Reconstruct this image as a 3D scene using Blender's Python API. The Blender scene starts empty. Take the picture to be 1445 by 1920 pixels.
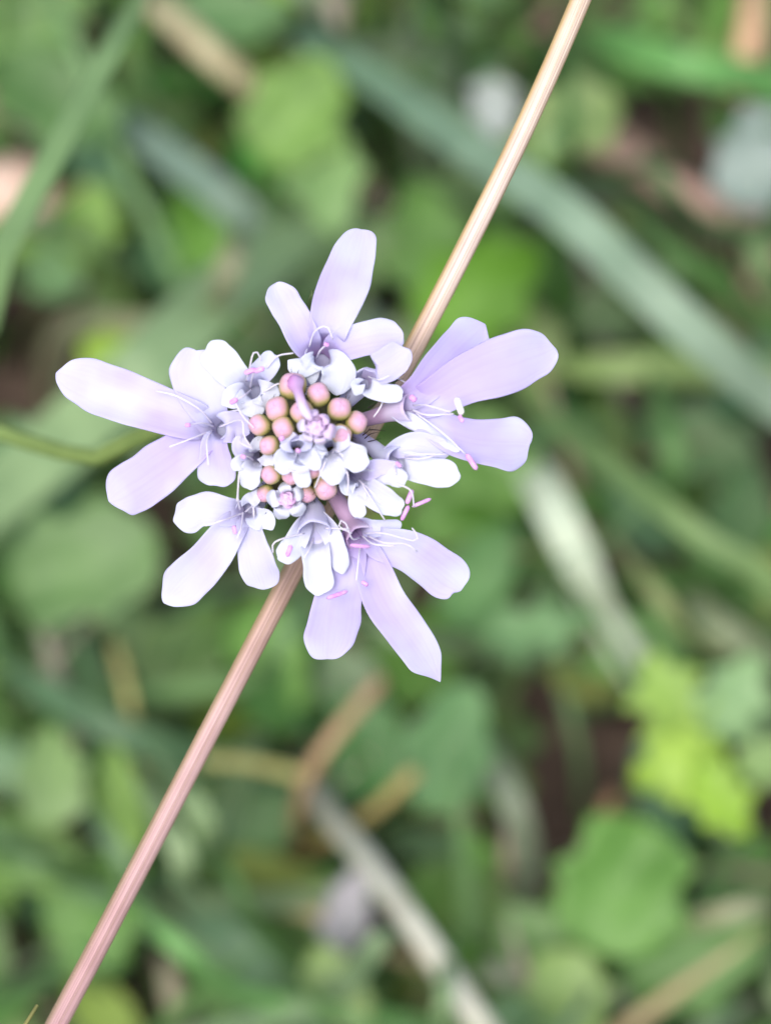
import bpy, math, random
import numpy as np
from mathutils import Vector, Matrix

random.seed(7); RNG = np.random.default_rng(11)
scene = bpy.context.scene
COL = scene.collection

# ------------------------------------------------------------------ camera
PX = 0.033e-3                      # metres per photograph pixel at the focus plane (flower about 3 cm across)
DIST = 0.16                        # lens to flower
PITCH = math.radians(60)           # camera looks down at the flower
U = np.array([1.0, 0, 0])
V = np.array([0, math.sin(PITCH), math.cos(PITCH)])
W = np.array([0, -math.cos(PITCH), math.sin(PITCH)])      # towards the lens
O = np.array([0, 0, 0.25])         # frame centre on the focus plane
EYE = O + W * DIST
cam = bpy.data.cameras.new('camera'); cam_o = bpy.data.objects.new('camera', cam); COL.objects.link(cam_o)
cam_o.matrix_world = Matrix(((U[0], V[0], W[0], EYE[0]), (U[1], V[1], W[1], EYE[1]), (U[2], V[2], W[2], EYE[2]), (0, 0, 0, 1)))
cam.sensor_fit = 'VERTICAL'; cam.sensor_height = 24; cam.lens = 12 / (960 * PX / DIST)
cam.clip_start = 0.005; cam.clip_end = 500
cam.dof.use_dof = True; cam.dof.focus_distance = DIST + 0.0012
cam.dof.aperture_fstop = cam.lens / 3.6                   # a 3.6 mm aperture
cam.dof.aperture_blades = 0
scene.camera = cam_o

# ------------------------------------------------------------------ light
SUN_EL, SUN_AZ = math.radians(62), math.radians(200)      # azimuth from +Y clockwise
world = bpy.data.worlds.new('World'); scene.world = world; world.use_nodes = True
wn = world.node_tree.nodes; wl = world.node_tree.links
sky = wn.new('ShaderNodeTexSky'); sky.sky_type = 'NISHITA'; sky.sun_disc = False
sky.sun_elevation = SUN_EL; sky.sun_rotation = SUN_AZ
sky.air_density = 1.0; sky.dust_density = 4.0; sky.ozone_density = 1.0
wn['Background'].inputs['Strength'].default_value = 0.15
wl.new(sky.outputs[0], wn['Background'].inputs['Color'])
sd = np.array([math.sin(SUN_AZ) * math.cos(SUN_EL), math.cos(SUN_AZ) * math.cos(SUN_EL), math.sin(SUN_EL)])
sun = bpy.data.lights.new('sun', 'SUN'); sun.energy = 1.5; sun.angle = math.radians(28); sun.color = (1, 0.98, 0.96)
sun_o = bpy.data.objects.new('sun', sun); COL.objects.link(sun_o)
sun_o.rotation_euler = Vector(sd).to_track_quat('Z', 'Y').to_euler()
sun_o.location = (0, 0, 3)
scene.view_settings.view_transform = 'Standard'; scene.view_settings.look = 'None'
scene.view_settings.exposure = 0.58; scene.view_settings.gamma = 1
scene.render.engine = 'CYCLES'
scene.cycles.max_bounces = 10; scene.cycles.transmission_bounces = 6; scene.cycles.diffuse_bounces = 6

# ------------------------------------------------------------------ helpers
def P(x, y, w=0.0):
    """photo pixel on a plane w millimetres in front of the focus plane"""
    k = (DIST - w * 1e-3) / DIST
    return O + W * w * 1e-3 + (U * (x - 722.5) + V * (960 - y)) * PX * k
def G(x, y, h):
    """photo pixel on the level plane h metres above the ground"""
    d = P(x, y) - EYE
    return EYE + d * ((h - EYE[2]) / d[2])
def depth(p): return float(np.dot(EYE - np.asarray(p), W))
def pxm(p): return PX * depth(p) / DIST                    # metres per pixel at that depth
def to_px(p):
    q = np.asarray(p) - EYE; z = -q @ W
    return 722.5 + (q @ U) / z * DIST / PX, 960 - (q @ V) / z * DIST / PX
def nrm(v):
    v = np.asarray(v, float); n = np.linalg.norm(v); return v / n if n > 1e-12 else v

def spline(pts, n, ts=None):
    pts = [np.asarray(p, float) for p in pts]
    if len(pts) == 2: pts = [pts[0], (pts[0] + pts[1]) / 2, pts[1]]
    A = np.array(pts); A = np.vstack([2 * A[0] - A[1], A, 2 * A[-1] - A[-2]])
    seg = len(pts) - 1
    M = 24; dense = []
    for i in range(seg):
        p0, p1, p2, p3 = A[i:i + 4]
        for t in np.linspace(0, 1, M, endpoint=False):
            dense.append(0.5 * (2 * p1 + (p2 - p0) * t + (2 * p0 - 5 * p1 + 4 * p2 - p3) * t * t + (3 * p1 - p0 - 3 * p2 + p3) * t ** 3))
    dense.append(A[-2]); D = np.array(dense)
    L = np.concatenate([[0], np.cumsum(np.linalg.norm(np.diff(D[:, :3], axis=0), axis=1))])
    s = (np.linspace(0, 1, n) if ts is None else np.asarray(ts)) * L[-1]
    return np.stack([np.interp(s, L, D[:, k]) for k in range(D.shape[1])], 1), L[-1]

def link(name, me, mat, parent=None, smooth=True):
    o = bpy.data.objects.new(name, me); COL.objects.link(o)
    if mat is not None: me.materials.append(mat)
    if smooth: me.polygons.foreach_set('use_smooth', [True] * len(me.polygons))
    if parent is not None:
        o.parent = parent; o.matrix_parent_inverse = Matrix.Translation(-ROOTLOC.get(parent.name, Vector()))
    return o
ROOTLOC = {}
def empty(name, loc, label, cat, group=None, parent=None):
    o = bpy.data.objects.new(name, None); COL.objects.link(o); o.empty_display_size = 0.002
    loc = Vector(loc)
    if parent is not None:
        o.parent = parent; o.location = loc - ROOTLOC[parent.name]
    else: o.location = loc
    ROOTLOC[o.name] = loc
    if label: tag(o, label, cat, group)
    return o
def tag(o, label, cat=None, group=None, kind=None):
    if label: o['label'] = label
    if cat: o['category'] = cat
    if group: o['group'] = group
    if kind: o['kind'] = kind
    return o
def mesh(name, verts, faces, col=None, uv=None):
    me = bpy.data.meshes.new(name)
    me.from_pydata([tuple(v) for v in verts], [], faces)
    if col is not None:
        a = me.color_attributes.new('Col', 'FLOAT_COLOR', 'POINT')
        c = np.ones((len(verts), 4)); c[:, :3] = col; a.data.foreach_set('color', c.ravel())
    if uv is not None:
        a = me.attributes.new('st', 'FLOAT2', 'POINT'); a.data.foreach_set('vector', np.asarray(uv, float).ravel())
    me.update(); return me
def grid_faces(n, m, close=False):
    f = []
    for i in range(n - 1):
        for j in range(m if close else m - 1):
            k = (j + 1) % m
            f.append((i * m + j, i * m + k, (i + 1) * m + k, (i + 1) * m + j))
    return f
def tube_mesh(name, C, r, m=10, col=None, flute=0.0, nfl=12, caps=True):
    C = np.asarray(C); n = len(C); r = np.broadcast_to(r, (n,))
    T = np.gradient(C, axis=0); ref = W if abs(nrm(T[0]) @ W) < 0.9 else U
    vs, uv = [], []
    for i in range(n):
        t = nrm(T[i]); a = nrm(ref - (ref @ t) * t); b = np.cross(t, a); ref = a
        for j in range(m):
            th = 2 * math.pi * j / m
            rr = r[i] * (1 + flute * math.cos(nfl * th))
            vs.append(C[i] + (a * math.cos(th) + b * math.sin(th)) * rr); uv.append((j / m, i / (n - 1)))
    f = grid_faces(n, m, True)
    if caps:
        f.append(tuple(range(m))[::-1]); f.append(tuple(range((n - 1) * m, n * m)))
    return mesh(name, vs, f, col, uv)

# ------------------------------------------------------------------ materials
def nodes_mat(name):
    m = bpy.data.materials.new(name); m.use_nodes = True
    nt = m.node_tree; nt.nodes.clear()
    out = nt.nodes.new('ShaderNodeOutputMaterial')
    return m, nt, out
def N(nt, t, **kw):
    n = nt.nodes.new(t)
    for k, v in kw.items():
        if k in n.inputs: n.inputs[k].default_value = v
        else: setattr(n, k, v)
    return n
def mixrgb(nt, fac, a, b, mode='MIX'):
    n = nt.nodes.new('ShaderNodeMix'); n.data_type = 'RGBA'; n.blend_type = mode
    for i, v in ((0, fac), (6, a), (7, b)):
        if hasattr(v, 'links') or isinstance(v, bpy.types.NodeSocket): nt.links.new(v, n.inputs[i])
        else: n.inputs[i].default_value = v if i == 0 else (*v, 1)
    return n.outputs[2]
def ramp(nt, sock, stops):
    n = nt.nodes.new('ShaderNodeValToRGB'); nt.links.new(sock, n.inputs[0])
    e = n.color_ramp.elements
    while len(e) < len(stops): e.new(0.5)
    for k, (p, c) in enumerate(stops): e[k].position = p; e[k].color = (*c, 1)
    return n.outputs[0]
def math_n(nt, op, a, b=0.0):
    n = nt.nodes.new('ShaderNodeMath'); n.operation = op
    for i, v in enumerate((a, b)):
        if isinstance(v, bpy.types.NodeSocket): nt.links.new(v, n.inputs[i])
        else: n.inputs[i].default_value = v
    return n.outputs[0]
def st(nt):
    a = nt.nodes.new('ShaderNodeAttribute'); a.attribute_name = 'st'
    s = nt.nodes.new('ShaderNodeSeparateXYZ'); nt.links.new(a.outputs['Vector'], s.inputs[0])
    return s.outputs[0], s.outputs[1], a.outputs['Vector']

def petal_material(name, base, tip, mid, trans=0.3):
    m, nt, out = nodes_mat(name)
    tx, sy, vec = st(nt)
    col = ramp(nt, sy, [(0.0, base), (0.22, mid), (0.75, tip), (1.0, tuple(min(1, c * 1.04) for c in tip))])
    geo = N(nt, 'ShaderNodeNewGeometry')
    ns = N(nt, 'ShaderNodeTexNoise', Scale=420.0, Detail=3.0); nt.links.new(geo.outputs['Position'], ns.inputs['Vector'])
    col = mixrgb(nt, math_n(nt, 'MULTIPLY', math_n(nt, 'SUBTRACT', ns.outputs[0], 0.42), 1.1), col, tuple(c * f for c, f in zip(mid, (0.97, 0.9, 0.99))))
    # fine veins running along the petal, fanning out with it
    mp = N(nt, 'ShaderNodeMapping'); mp.inputs['Scale'].default_value = (13, 1.2, 1); nt.links.new(vec, mp.inputs[0])
    vn = N(nt, 'ShaderNodeTexNoise', Scale=1.0, Detail=2.0, Roughness=0.6); nt.links.new(mp.outputs[0], vn.inputs['Vector'])
    vein = ramp(nt, vn.outputs[0], [(0.34, (0.93, 0.89, 0.97)), (0.55, (1, 1, 1))])
    col = mixrgb(nt, 0.5, col, vein, 'MULTIPLY')
    pn = N(nt, 'ShaderNodeTexNoise', Scale=230.0, Detail=2.0); nt.links.new(geo.outputs['Position'], pn.inputs['Vector'])
    col = mixrgb(nt, ramp(nt, pn.outputs[0], [(0.44, (0, 0, 0)), (0.68, (0.7, 0.7, 0.7))]), col, (0.73, 0.77, 0.91))
    bs = N(nt, 'ShaderNodeTexNoise', Scale=2600.0, Detail=2.0); nt.links.new(geo.outputs['Position'], bs.inputs['Vector'])
    hsum = math_n(nt, 'ADD', math_n(nt, 'MULTIPLY', vn.outputs[0], 1.6), math_n(nt, 'MULTIPLY', bs.outputs[0], 0.4))
    bp = N(nt, 'ShaderNodeBump', Strength=0.2, Distance=0.00007); nt.links.new(hsum, bp.inputs['Height'])
    pr = N(nt, 'ShaderNodeBsdfPrincipled', Roughness=0.55); pr.inputs['Specular IOR Level'].default_value = 0.3
    pr.inputs['Sheen Weight'].default_value = 0.12
    tr = N(nt, 'ShaderNodeBsdfTranslucent'); mx = N(nt, 'ShaderNodeMixShader'); mx.inputs[0].default_value = trans
    nt.links.new(col, pr.inputs['Base Color']); nt.links.new(col, tr.inputs['Color'])
    nt.links.new(bp.outputs[0], pr.inputs['Normal']); nt.links.new(bp.outputs[0], tr.inputs['Normal'])
    nt.links.new(pr.outputs[0], mx.inputs[1]); nt.links.new(tr.outputs[0], mx.inputs[2]); nt.links.new(mx.outputs[0], out.inputs[0])
    return m
LAV = petal_material('petal_lavender', (0.44, 0.28, 0.58), (0.66, 0.64, 0.88), (0.57, 0.49, 0.81))
PALE = petal_material('petal_pale', (0.54, 0.46, 0.68), (0.68, 0.68, 0.87), (0.62, 0.59, 0.83))
WHITE = petal_material('petal_white', (0.58, 0.56, 0.68), (0.71, 0.745, 0.84), (0.68, 0.70, 0.82), 0.25)
MAUVE = petal_material('tube_mauve', (0.42, 0.27, 0.42), (0.62, 0.44, 0.66), (0.52, 0.34, 0.52), 0.2)
ROSE = petal_material('petal_rose', (0.62, 0.34, 0.62), (0.74, 0.62, 0.80), (0.68, 0.46, 0.72), 0.2)
PINK = petal_material('petal_pink', (0.62, 0.22, 0.58), (0.82, 0.56, 0.82), (0.74, 0.42, 0.74), 0.2)

def simple(name, c1, c2, scale=900, rough=0.5, trans=0.0, attr=False, bump=0.0, sub=0.0):
    m, nt, out = nodes_mat(name)
    geo = N(nt, 'ShaderNodeNewGeometry')
    ns = N(nt, 'ShaderNodeTexNoise', Scale=float(scale), Detail=4.0); nt.links.new(geo.outputs['Position'], ns.inputs['Vector'])
    f = ramp(nt, ns.outputs[0], [(0.3, (0, 0, 0)), (0.7, (1, 1, 1))])
    if attr:
        a = nt.nodes.new('ShaderNodeAttribute'); a.attribute_name = 'Col'
        dark = mixrgb(nt, 1.0, a.outputs['Color'], c1, 'MULTIPLY'); lite = mixrgb(nt, 1.0, a.outputs['Color'], c2, 'MULTIPLY')
        col = mixrgb(nt, f, dark, lite)
    else: col = mixrgb(nt, f, c1, c2)
    pr = N(nt, 'ShaderNodeBsdfPrincipled', Roughness=rough)
    pr.inputs['Specular IOR Level'].default_value = 0.35
    nt.links.new(col, pr.inputs['Base Color'])
    if bump:
        bp = N(nt, 'ShaderNodeBump', Strength=0.6, Distance=bump); nt.links.new(ns.outputs[0], bp.inputs['Height']); nt.links.new(bp.outputs[0], pr.inputs['Normal'])
    if trans:
        tr = N(nt, 'ShaderNodeBsdfTranslucent'); mx = N(nt, 'ShaderNodeMixShader'); mx.inputs[0].default_value = trans
        nt.links.new(col, tr.inputs['Color']); nt.links.new(pr.outputs[0], mx.inputs[1]); nt.links.new(tr.outputs[0], mx.inputs[2])
        nt.links.new(mx.outputs[0], out.inputs[0])
    else: nt.links.new(pr.outputs[0], out.inputs[0])
    return m
LEAF = simple('leaf_tissue', (0.78, 0.78, 0.60), (1.26, 1.16, 0.94), 110, 0.45, 0.28, True, 0.0004)
DRY = simple('dry_straw', (0.95, 0.92, 0.80), (1.3, 1.3, 1.2), 260, 0.6, 0.08, True)
FILAMENT = simple('filament', (0.78, 0.72, 0.86), (0.9, 0.88, 0.93), 900, 0.5, 0.2)
ANTHER = simple('anther_magenta', (0.60, 0.25, 0.62), (0.78, 0.48, 0.80), 3000, 0.6)
ANTHER_W = simple('anther_pollen', (0.80, 0.76, 0.78), (0.92, 0.90, 0.86), 5000, 0.8, 0, False, 0.0001)
BRISTLE = simple('bristle_dark', (0.02, 0.012, 0.012), (0.05, 0.03, 0.03), 900, 0.5)
RECEPT = simple('receptacle', (0.05, 0.06, 0.02), (0.16, 0.13, 0.05), 2500, 0.8, 0, False, 0.0003)
SOIL = simple('soil', (0.04, 0.028, 0.022), (0.20, 0.14, 0.11), 90, 0.95, 0, False, 0.004)

def bud_material():
    m, nt, out = nodes_mat('bud_skin')
    tx, sy, vec = st(nt)
    geo = N(nt, 'ShaderNodeNewGeometry')
    ns = N(nt, 'ShaderNodeTexNoise', Scale=900.0, Detail=3.0); nt.links.new(geo.outputs['Position'], ns.inputs['Vector'])
    s2 = math_n(nt, 'ADD', sy, math_n(nt, 'MULTIPLY', math_n(nt, 'SUBTRACT', ns.outputs[0], 0.5), 0.25))
    col = ramp(nt, s2, [(0.45, (0.30, 0.32, 0.07)), (0.60, (0.48, 0.40, 0.17)), (0.70, (0.60, 0.38, 0.36)), (0.9, (0.66, 0.38, 0.53))])
    pr = N(nt, 'ShaderNodeBsdfPrincipled', Roughness=0.5); pr.inputs['Specular IOR Level'].default_value = 0.3
    pr.inputs['Subsurface Weight'].default_value = 0.25; pr.inputs['Subsurface Radius'].default_value = (0.0006, 0.0004, 0.0003)
    pr.inputs['Subsurface Scale'].default_value = 1.0
    bs = N(nt, 'ShaderNodeTexNoise', Scale=4000.0, Detail=2.0); nt.links.new(geo.outputs['Position'], bs.inputs['Vector'])
    bp = N(nt, 'ShaderNodeBump', Strength=0.3, Distance=0.00006); nt.links.new(bs.outputs[0], bp.inputs['Height']); nt.links.new(bp.outputs[0], pr.inputs['Normal'])
    nt.links.new(col, pr.inputs['Base Color']); nt.links.new(pr.outputs[0], out.inputs[0])
    return m
BUD = bud_material()

def stalk_material():
    m, nt, out = nodes_mat('dry_stalk')
    tx, sy, vec = st(nt)
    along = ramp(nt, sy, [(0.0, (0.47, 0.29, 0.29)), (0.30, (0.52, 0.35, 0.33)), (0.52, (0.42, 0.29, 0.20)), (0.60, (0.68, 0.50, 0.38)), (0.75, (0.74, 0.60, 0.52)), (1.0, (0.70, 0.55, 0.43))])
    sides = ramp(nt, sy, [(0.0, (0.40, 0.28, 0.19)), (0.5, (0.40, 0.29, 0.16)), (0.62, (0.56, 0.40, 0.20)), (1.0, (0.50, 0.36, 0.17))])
    # the rind is paler on the side facing the camera, tan round the flanks
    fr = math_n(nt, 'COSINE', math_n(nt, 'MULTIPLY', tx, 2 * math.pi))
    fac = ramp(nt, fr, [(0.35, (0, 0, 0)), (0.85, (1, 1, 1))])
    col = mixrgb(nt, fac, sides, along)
    mp = N(nt, 'ShaderNodeMapping'); mp.inputs['Scale'].default_value = (30, 1.6, 1); nt.links.new(vec, mp.inputs[0])
    vn = N(nt, 'ShaderNodeTexNoise', Scale=1.0, Detail=3.0, Roughness=0.65); nt.links.new(mp.outputs[0], vn.inputs['Vector'])
    fib = ramp(nt, vn.outputs[0], [(0.36, (0.55, 0.48, 0.46)), (0.48, (0.95, 0.95, 0.95)), (0.62, (1.3, 1.3, 1.3))])
    col = mixrgb(nt, 0.65, col, fib, 'MULTIPLY')
    geo = N(nt, 'ShaderNodeNewGeometry')
    ns = N(nt, 'ShaderNodeTexNoise', Scale=300.0, Detail=4.0); nt.links.new(geo.outputs['Position'], ns.inputs['Vector'])
    blot = ramp(nt, ns.outputs[0], [(0.35, (0.86, 0.82, 0.82)), (0.6, (1, 1, 1))])
    col = mixrgb(nt, 0.8, col, blot, 'MULTIPLY')
    bp = N(nt, 'ShaderNodeBump', Strength=0.5, Distance=0.00012); nt.links.new(vn.outputs[0], bp.inputs['Height'])
    pr = N(nt, 'ShaderNodeBsdfPrincipled', Roughness=0.6); pr.inputs['Specular IOR Level'].default_value = 0.3
    nt.links.new(col, pr.inputs['Base Color']); nt.links.new(bp.outputs[0], pr.inputs['Normal']); nt.links.new(pr.outputs[0], out.inputs[0])
    return m
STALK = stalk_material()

# ------------------------------------------------------------------ ground
def ground():
    n = 90; half = 0.6
    xs = np.linspace(-half, half, n); vs = []
    for y in xs:
        for x in xs:
            z = 0.004 * math.sin(x * 37 + 1.3) * math.cos(y * 29) + 0.003 * math.sin(x * 91 + y * 63) + 0.002 * RNG.normal()
            e = max(abs(x), abs(y)) / half
            vs.append((x, y + 0.12, z * max(0, 1 - e ** 8) - 0.004))
    f = grid_faces(n, n)
    # coarse outer rings out to the horizon share the edge of the fine patch
    edge = [i for i in range(n)] + [i * n + n - 1 for i in range(1, n)] + [(n - 1) * n + i for i in range(n - 2, -1, -1)] + [i * n for i in range(n - 2, 0, -1)]
    prev = edge
    for k in (3, 30, 400):
        base = len(vs); ring = []
        for idx in edge:
            x, y, z = vs[idx]; vs.append((x * k, (y - 0.12) * k + 0.12, -0.004)); ring.append(len(vs) - 1)
        L = len(edge)
        for j in range(L): f.append((prev[j], ring[j], ring[(j + 1) % L], prev[(j + 1) % L]))
        prev = ring
    o = link('ground', mesh('ground', vs, f), SOIL); tag(o, 'dark brown meadow soil under the plants', None, None, 'structure')
ground()

# ------------------------------------------------------------------ the flower
HC = (578, 832)                                           # middle of the head, photo pixels
root_px = [G(-330, 900, 0.10), G(-470, 980, 0.04), G(-520, 1010, -0.003)]
flower = empty('scabious_flower', tuple(root_px[-1]), 'pale lilac scabious flower head with pink buds, leaning on a dry stalk', 'flower')

def petal_mesh(C, hw, cup, normal0, wave, seed, n_t=9, tipround=1.0, fold=0.0, roll=0.0, notch=None):
    """C: n x 3 centreline, hw: half width per station (m), cup: per-station bow of the edges"""
    rng = np.random.default_rng(seed)
    n = len(C); T = np.gradient(C, axis=0)
    ph = rng.uniform(0, 6.28, 6); vs, uv = [], []
    for i in range(n):
        t = nrm(T[i]); nn = normal0[i]; side = nrm(np.cross(t, nn)); no = np.cross(side, t)
        if roll:
            c, s_ = math.cos(roll * i / n), math.sin(roll * i / n); side, no = side * c + no * s_, no * c - side * s_
        s = i / (n - 1)
        for j in range(n_t):
            q = -1 + 2 * j / (n_t - 1)
            o_ = ph[4] if q > 0 else ph[5]; ew = 1 + wave * (1.3 * math.sin(6 * s + ph[0] + o_) + 0.75 * math.sin(15 * s + ph[1] + 2 * o_) + 0.4 * math.sin(31 * s + 3 * o_)) * min(1, s * 2)
            up = cup[i] * abs(q) ** 2 * hw[i] + fold * hw[i] * (abs(q) - 0.4) * s
            up += (wave + 0.05) * 2.4 * hw[i] * (math.sin(5.5 * s + ph[2] + 1.2 * q) * 0.4 * abs(q) + 0.35 * math.sin(11 * s + ph[3] + 2.5 * q) * q * q) * min(1, s * 2)
            vs.append(C[i] + side * q * hw[i] * ew + no * up); uv.append((q * 0.5 + 0.5 + seed * 0.37, s))
    tipdir = nrm(C[-1] - C[-4])
    if n_t == 9:                                            # an uneven end instead of a clean arc
        for i in range(n - 6, n):
            for j in range(n_t):
                q = -1 + 2 * j / (n_t - 1); vs[i * n_t + j] = vs[i * n_t + j] + tipdir * 0.13 * max(hw) * ((i - n + 7) / 6) * (math.sin(2.6 * q * hw[i] / max(hw) + ph[4]) + 0.5 * math.sin(7 * q * hw[i] / max(hw) + ph[5]))
                if notch: vs[i * n_t + j] = vs[i * n_t + j] - tipdir * notch[1] * max(hw) * ((i - n + 7) / 6) * math.exp(-((q * hw[i] / max(hw) - notch[0]) / 0.13) ** 2)
    return mesh('petal', vs, grid_faces(n, n_t), None, uv)

SEED = [0]
def add_petal(parent, pts, hw, mat, throat=None, R=0, axis=None, cup=0.12, arch=(0.8, 2.2), wave=0.05, point=0.0, fold=0.0, roll=0.0, thick=0.09, name='petal', notch=None):
    """pts: photo pixels, hw: half widths in pixels along the petal from the mouth of the tube to the tip"""
    SEED[0] += 1
    w0 = throat[2]
    tot = sum(math.dist(pts[i][:2], pts[i + 1][:2]) for i in range(len(pts) - 1)) + 1e-6
    run = 0; Q = []
    for i, p in enumerate(pts):
        if i: run += math.dist(pts[i - 1][:2], p[:2])
        s = run / tot; k = min(1.3, tot / 200)
        w = p[2] if len(p) > 2 else w0 + (arch[0] * s - arch[1] * s * s) * k
        Q.append(P(p[0], p[1], w))
    tc = P(*throat)
    d = nrm(Q[0] - tc); ax = nrm(axis); d = nrm(d - (d @ ax) * ax)
    r = R * PX
    pre = [tc + d * r * 0.55 - ax * r * 2.1, tc + d * r * 0.80 - ax * r * 1.0]
    rim = tc + d * r * 1.06 - ax * r * 0.18
    if np.linalg.norm(Q[0] - rim) < r * 0.5: Q = Q[1:]
    allp = pre + [rim] + Q
    n = 22
    ts = 1 - (1 - np.linspace(0, 1, n)) ** 1.55
    C, L = spline(allp, n, ts)
    lpre = np.linalg.norm(pre[0] - pre[1]) + np.linalg.norm(pre[1] - rim)
    s_rim = min(0.6, lpre / L)
    hwp = np.asarray(hw, float) * PX
    st_h = np.concatenate([[0, s_rim * 0.5], s_rim + (1 - s_rim) * np.linspace(0, 1, len(hwp))])
    val = np.concatenate([[r * 0.5, r * 0.62], hwp])
    h = np.interp(ts, st_h, val)
    for _ in range(2): h[1:-1] = (h[:-2] + 2 * h[1:-1] + h[2:]) / 4
    cap = min(0.5, (hwp[-1] / L) * (1.0 + point))
    x = np.clip((ts - (1 - cap)) / cap, 0, 1)
    h = h * np.where(x > 0, np.clip(1 - x ** (2 - 0.8 * point), 0, 1) ** (0.5 + 0.35 * point), 1) + 2e-6
    nn = []; T = np.gradient(C, axis=0)
    for i in range(n):
        s = ts[i]; k = min(1, s / max(s_rim, 1e-3))
        base = nrm(-d * (1 - k) + W * k + ax * 0.3 * k); nn.append(base)
    cups = np.interp(ts, [0, s_rim, min(1, s_rim + 0.25), 1], [0.75, 0.5, cup, cup])
    me = petal_mesh(C, h, cups, nn, wave, SEED[0], fold=fold, roll=roll, notch=notch)
    o = link(name, me, mat, parent)
    sm = o.modifiers.new('thickness', 'SOLIDIFY'); sm.thickness = thick * 1e-3; sm.offset = 0
    ss = o.modifiers.new('smooth', 'SUBSURF'); ss.levels = 1; ss.render_levels = 1
    return o

def filament(parent, pts, r=1.9, mat=None, name='filament'):
    C, L = spline([P(*p) for p in pts], 14)
    return link(name, tube_mesh(name, C, np.linspace(r, r * 0.75, 14) * PX, 7), mat or FILAMENT, parent)
def anther(parent, a, b, r=5.5, mat=None, bend=0.0):
    a, b = P(*a), P(*b); n = 12; t = np.linspace(0, 1, n)
    C = a + (b - a) * t[:, None] + np.outer(np.sin(t * math.pi), W) * bend * 1e-3
    rr = r * PX * (np.clip(1 - (2 * t - 1) ** 4, 0.02, 1) ** 0.5) * (1 - 0.12 * np.sin(t * math.pi))
    me = tube_mesh('anther', C, rr, 10, None, 0.09, 2)
    return link('anther', me, mat or ANTHER, parent)

def corolla_tube(parent, base, throat, axis, R, mat, name='corolla_tube', lip=False):
    b, t = P(*base), P(*throat); ax = nrm(axis); r = R * PX
    C, L = spline([b, b + (t - b) * 0.5 - ax * r * 0.6, t - ax * r * 1.9, t - ax * r * (0.1 if lip else 0.7)], 16)
    s = np.linspace(0, 1, 16)
    rr = r * (0.46 + (0.52 if lip else 0.40) * s ** (2.2 if lip else 1.6))
    me = tube_mesh(name, C, rr, 18, None, 0.05, 5, caps=False)
    o = link(name, me, mat, parent)
    sm = o.modifiers.new('thickness', 'SOLIDIFY'); sm.thickness = 0.08e-3; sm.offset = 1
    return o

def floret(throat, R, petals, base=None, axis=None, tube=PALE, label=None, stam=()):
    x, y = throat[:2]
    rad = nrm(U * (x - HC[0]) + V * (HC[1] - y)); r = math.dist((x, y), HC)
    if axis is None: axis = nrm(W * 1.0 + rad * min(0.4, r / 480))
    else: axis = nrm(U * axis[0] + V * axis[1] + W * axis[2])
    lip = base is not None                                 # florets seen from the side show the open edge of the tube
    if base is None:
        k = min(1, 78 / max(r, 1)); base = (HC[0] + (x - HC[0]) * k, HC[1] + (y - HC[1]) * k, throat[2] - 3.0 - 0.006 * r)
    e = empty('floret', tuple(P(*base)), None, None, parent=flower)
    if label: e['label'] = label
    corolla_tube(e, base, throat, axis, R, tube, lip=lip)
    for p in petals:
        kw = dict(p[3]) if len(p) > 3 else {}
        add_petal(e, p[0], p[1], p[2], throat, R, axis, **kw)
    for s in stam:
        kind = s[0]
        if kind == 'f': filament(e, s[1])
        elif kind == 'a': anther(e, s[1], s[2], *(s[3:]))
        elif kind == 'style':
            filament(e, s[1], 2.3, None, 'style'); q = s[1][-1]
            anther(e, (q[0] - 5, q[1] - 2, q[2]), (q[0] + 5, q[1] + 2, q[2]), 5).name = 'stigma'
    return e

# the large outer florets -------------------------------------------------
floret((397, 800, 1.0), 27, [
    ([(370, 790), (300, 768), (215, 738), (112, 700)], [38, 40, 46, 50, 47, 40], LAV, dict(cup=0.16, wave=0.05)),
    ([(393, 775), (372, 715), (368, 650)], [33, 46, 53, 50], LAV, dict(cup=0.12, arch=(1.6, 1.4), wave=0.04)),
    ([(372, 824), (310, 872), (208, 938)], [34, 44, 52, 52, 46], LAV, dict(cup=0.10, arch=(0.4, 2.4))),
    ([(403, 828), (405, 868), (416, 914)], [24, 32, 38, 36], LAV, dict(arch=(0.6, 1.6))),
    ([(424, 800), (445, 800), (466, 812)], [30, 32, 22], LAV, dict(arch=(0.5, 0.3), cup=0.15)),
], tube=LAV, label='large floret on the side of the head, five broad lavender petals',
    stam=[('f', [(402, 800, 0), (380, 793, 2.0), (352, 797, 2.9)]), ('a', (347, 797, 3.0), (358, 797, 3.0), 5),
          ('f', [(400, 806, 0), (365, 820, 2.0), (318, 838, 2.6)]), ('f', [(398, 806, 0), (388, 830, 2.0), (391, 872, 2.6)]),
          ('f', [(400, 796, 0), (375, 768, 2.0), (330, 742, 2.4), (292, 733, 2.0)]),
          ('f', [(412, 800, 1), (452, 788, 3), (458, 818, 3.6), (474, 842, 3.8)])])

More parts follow.
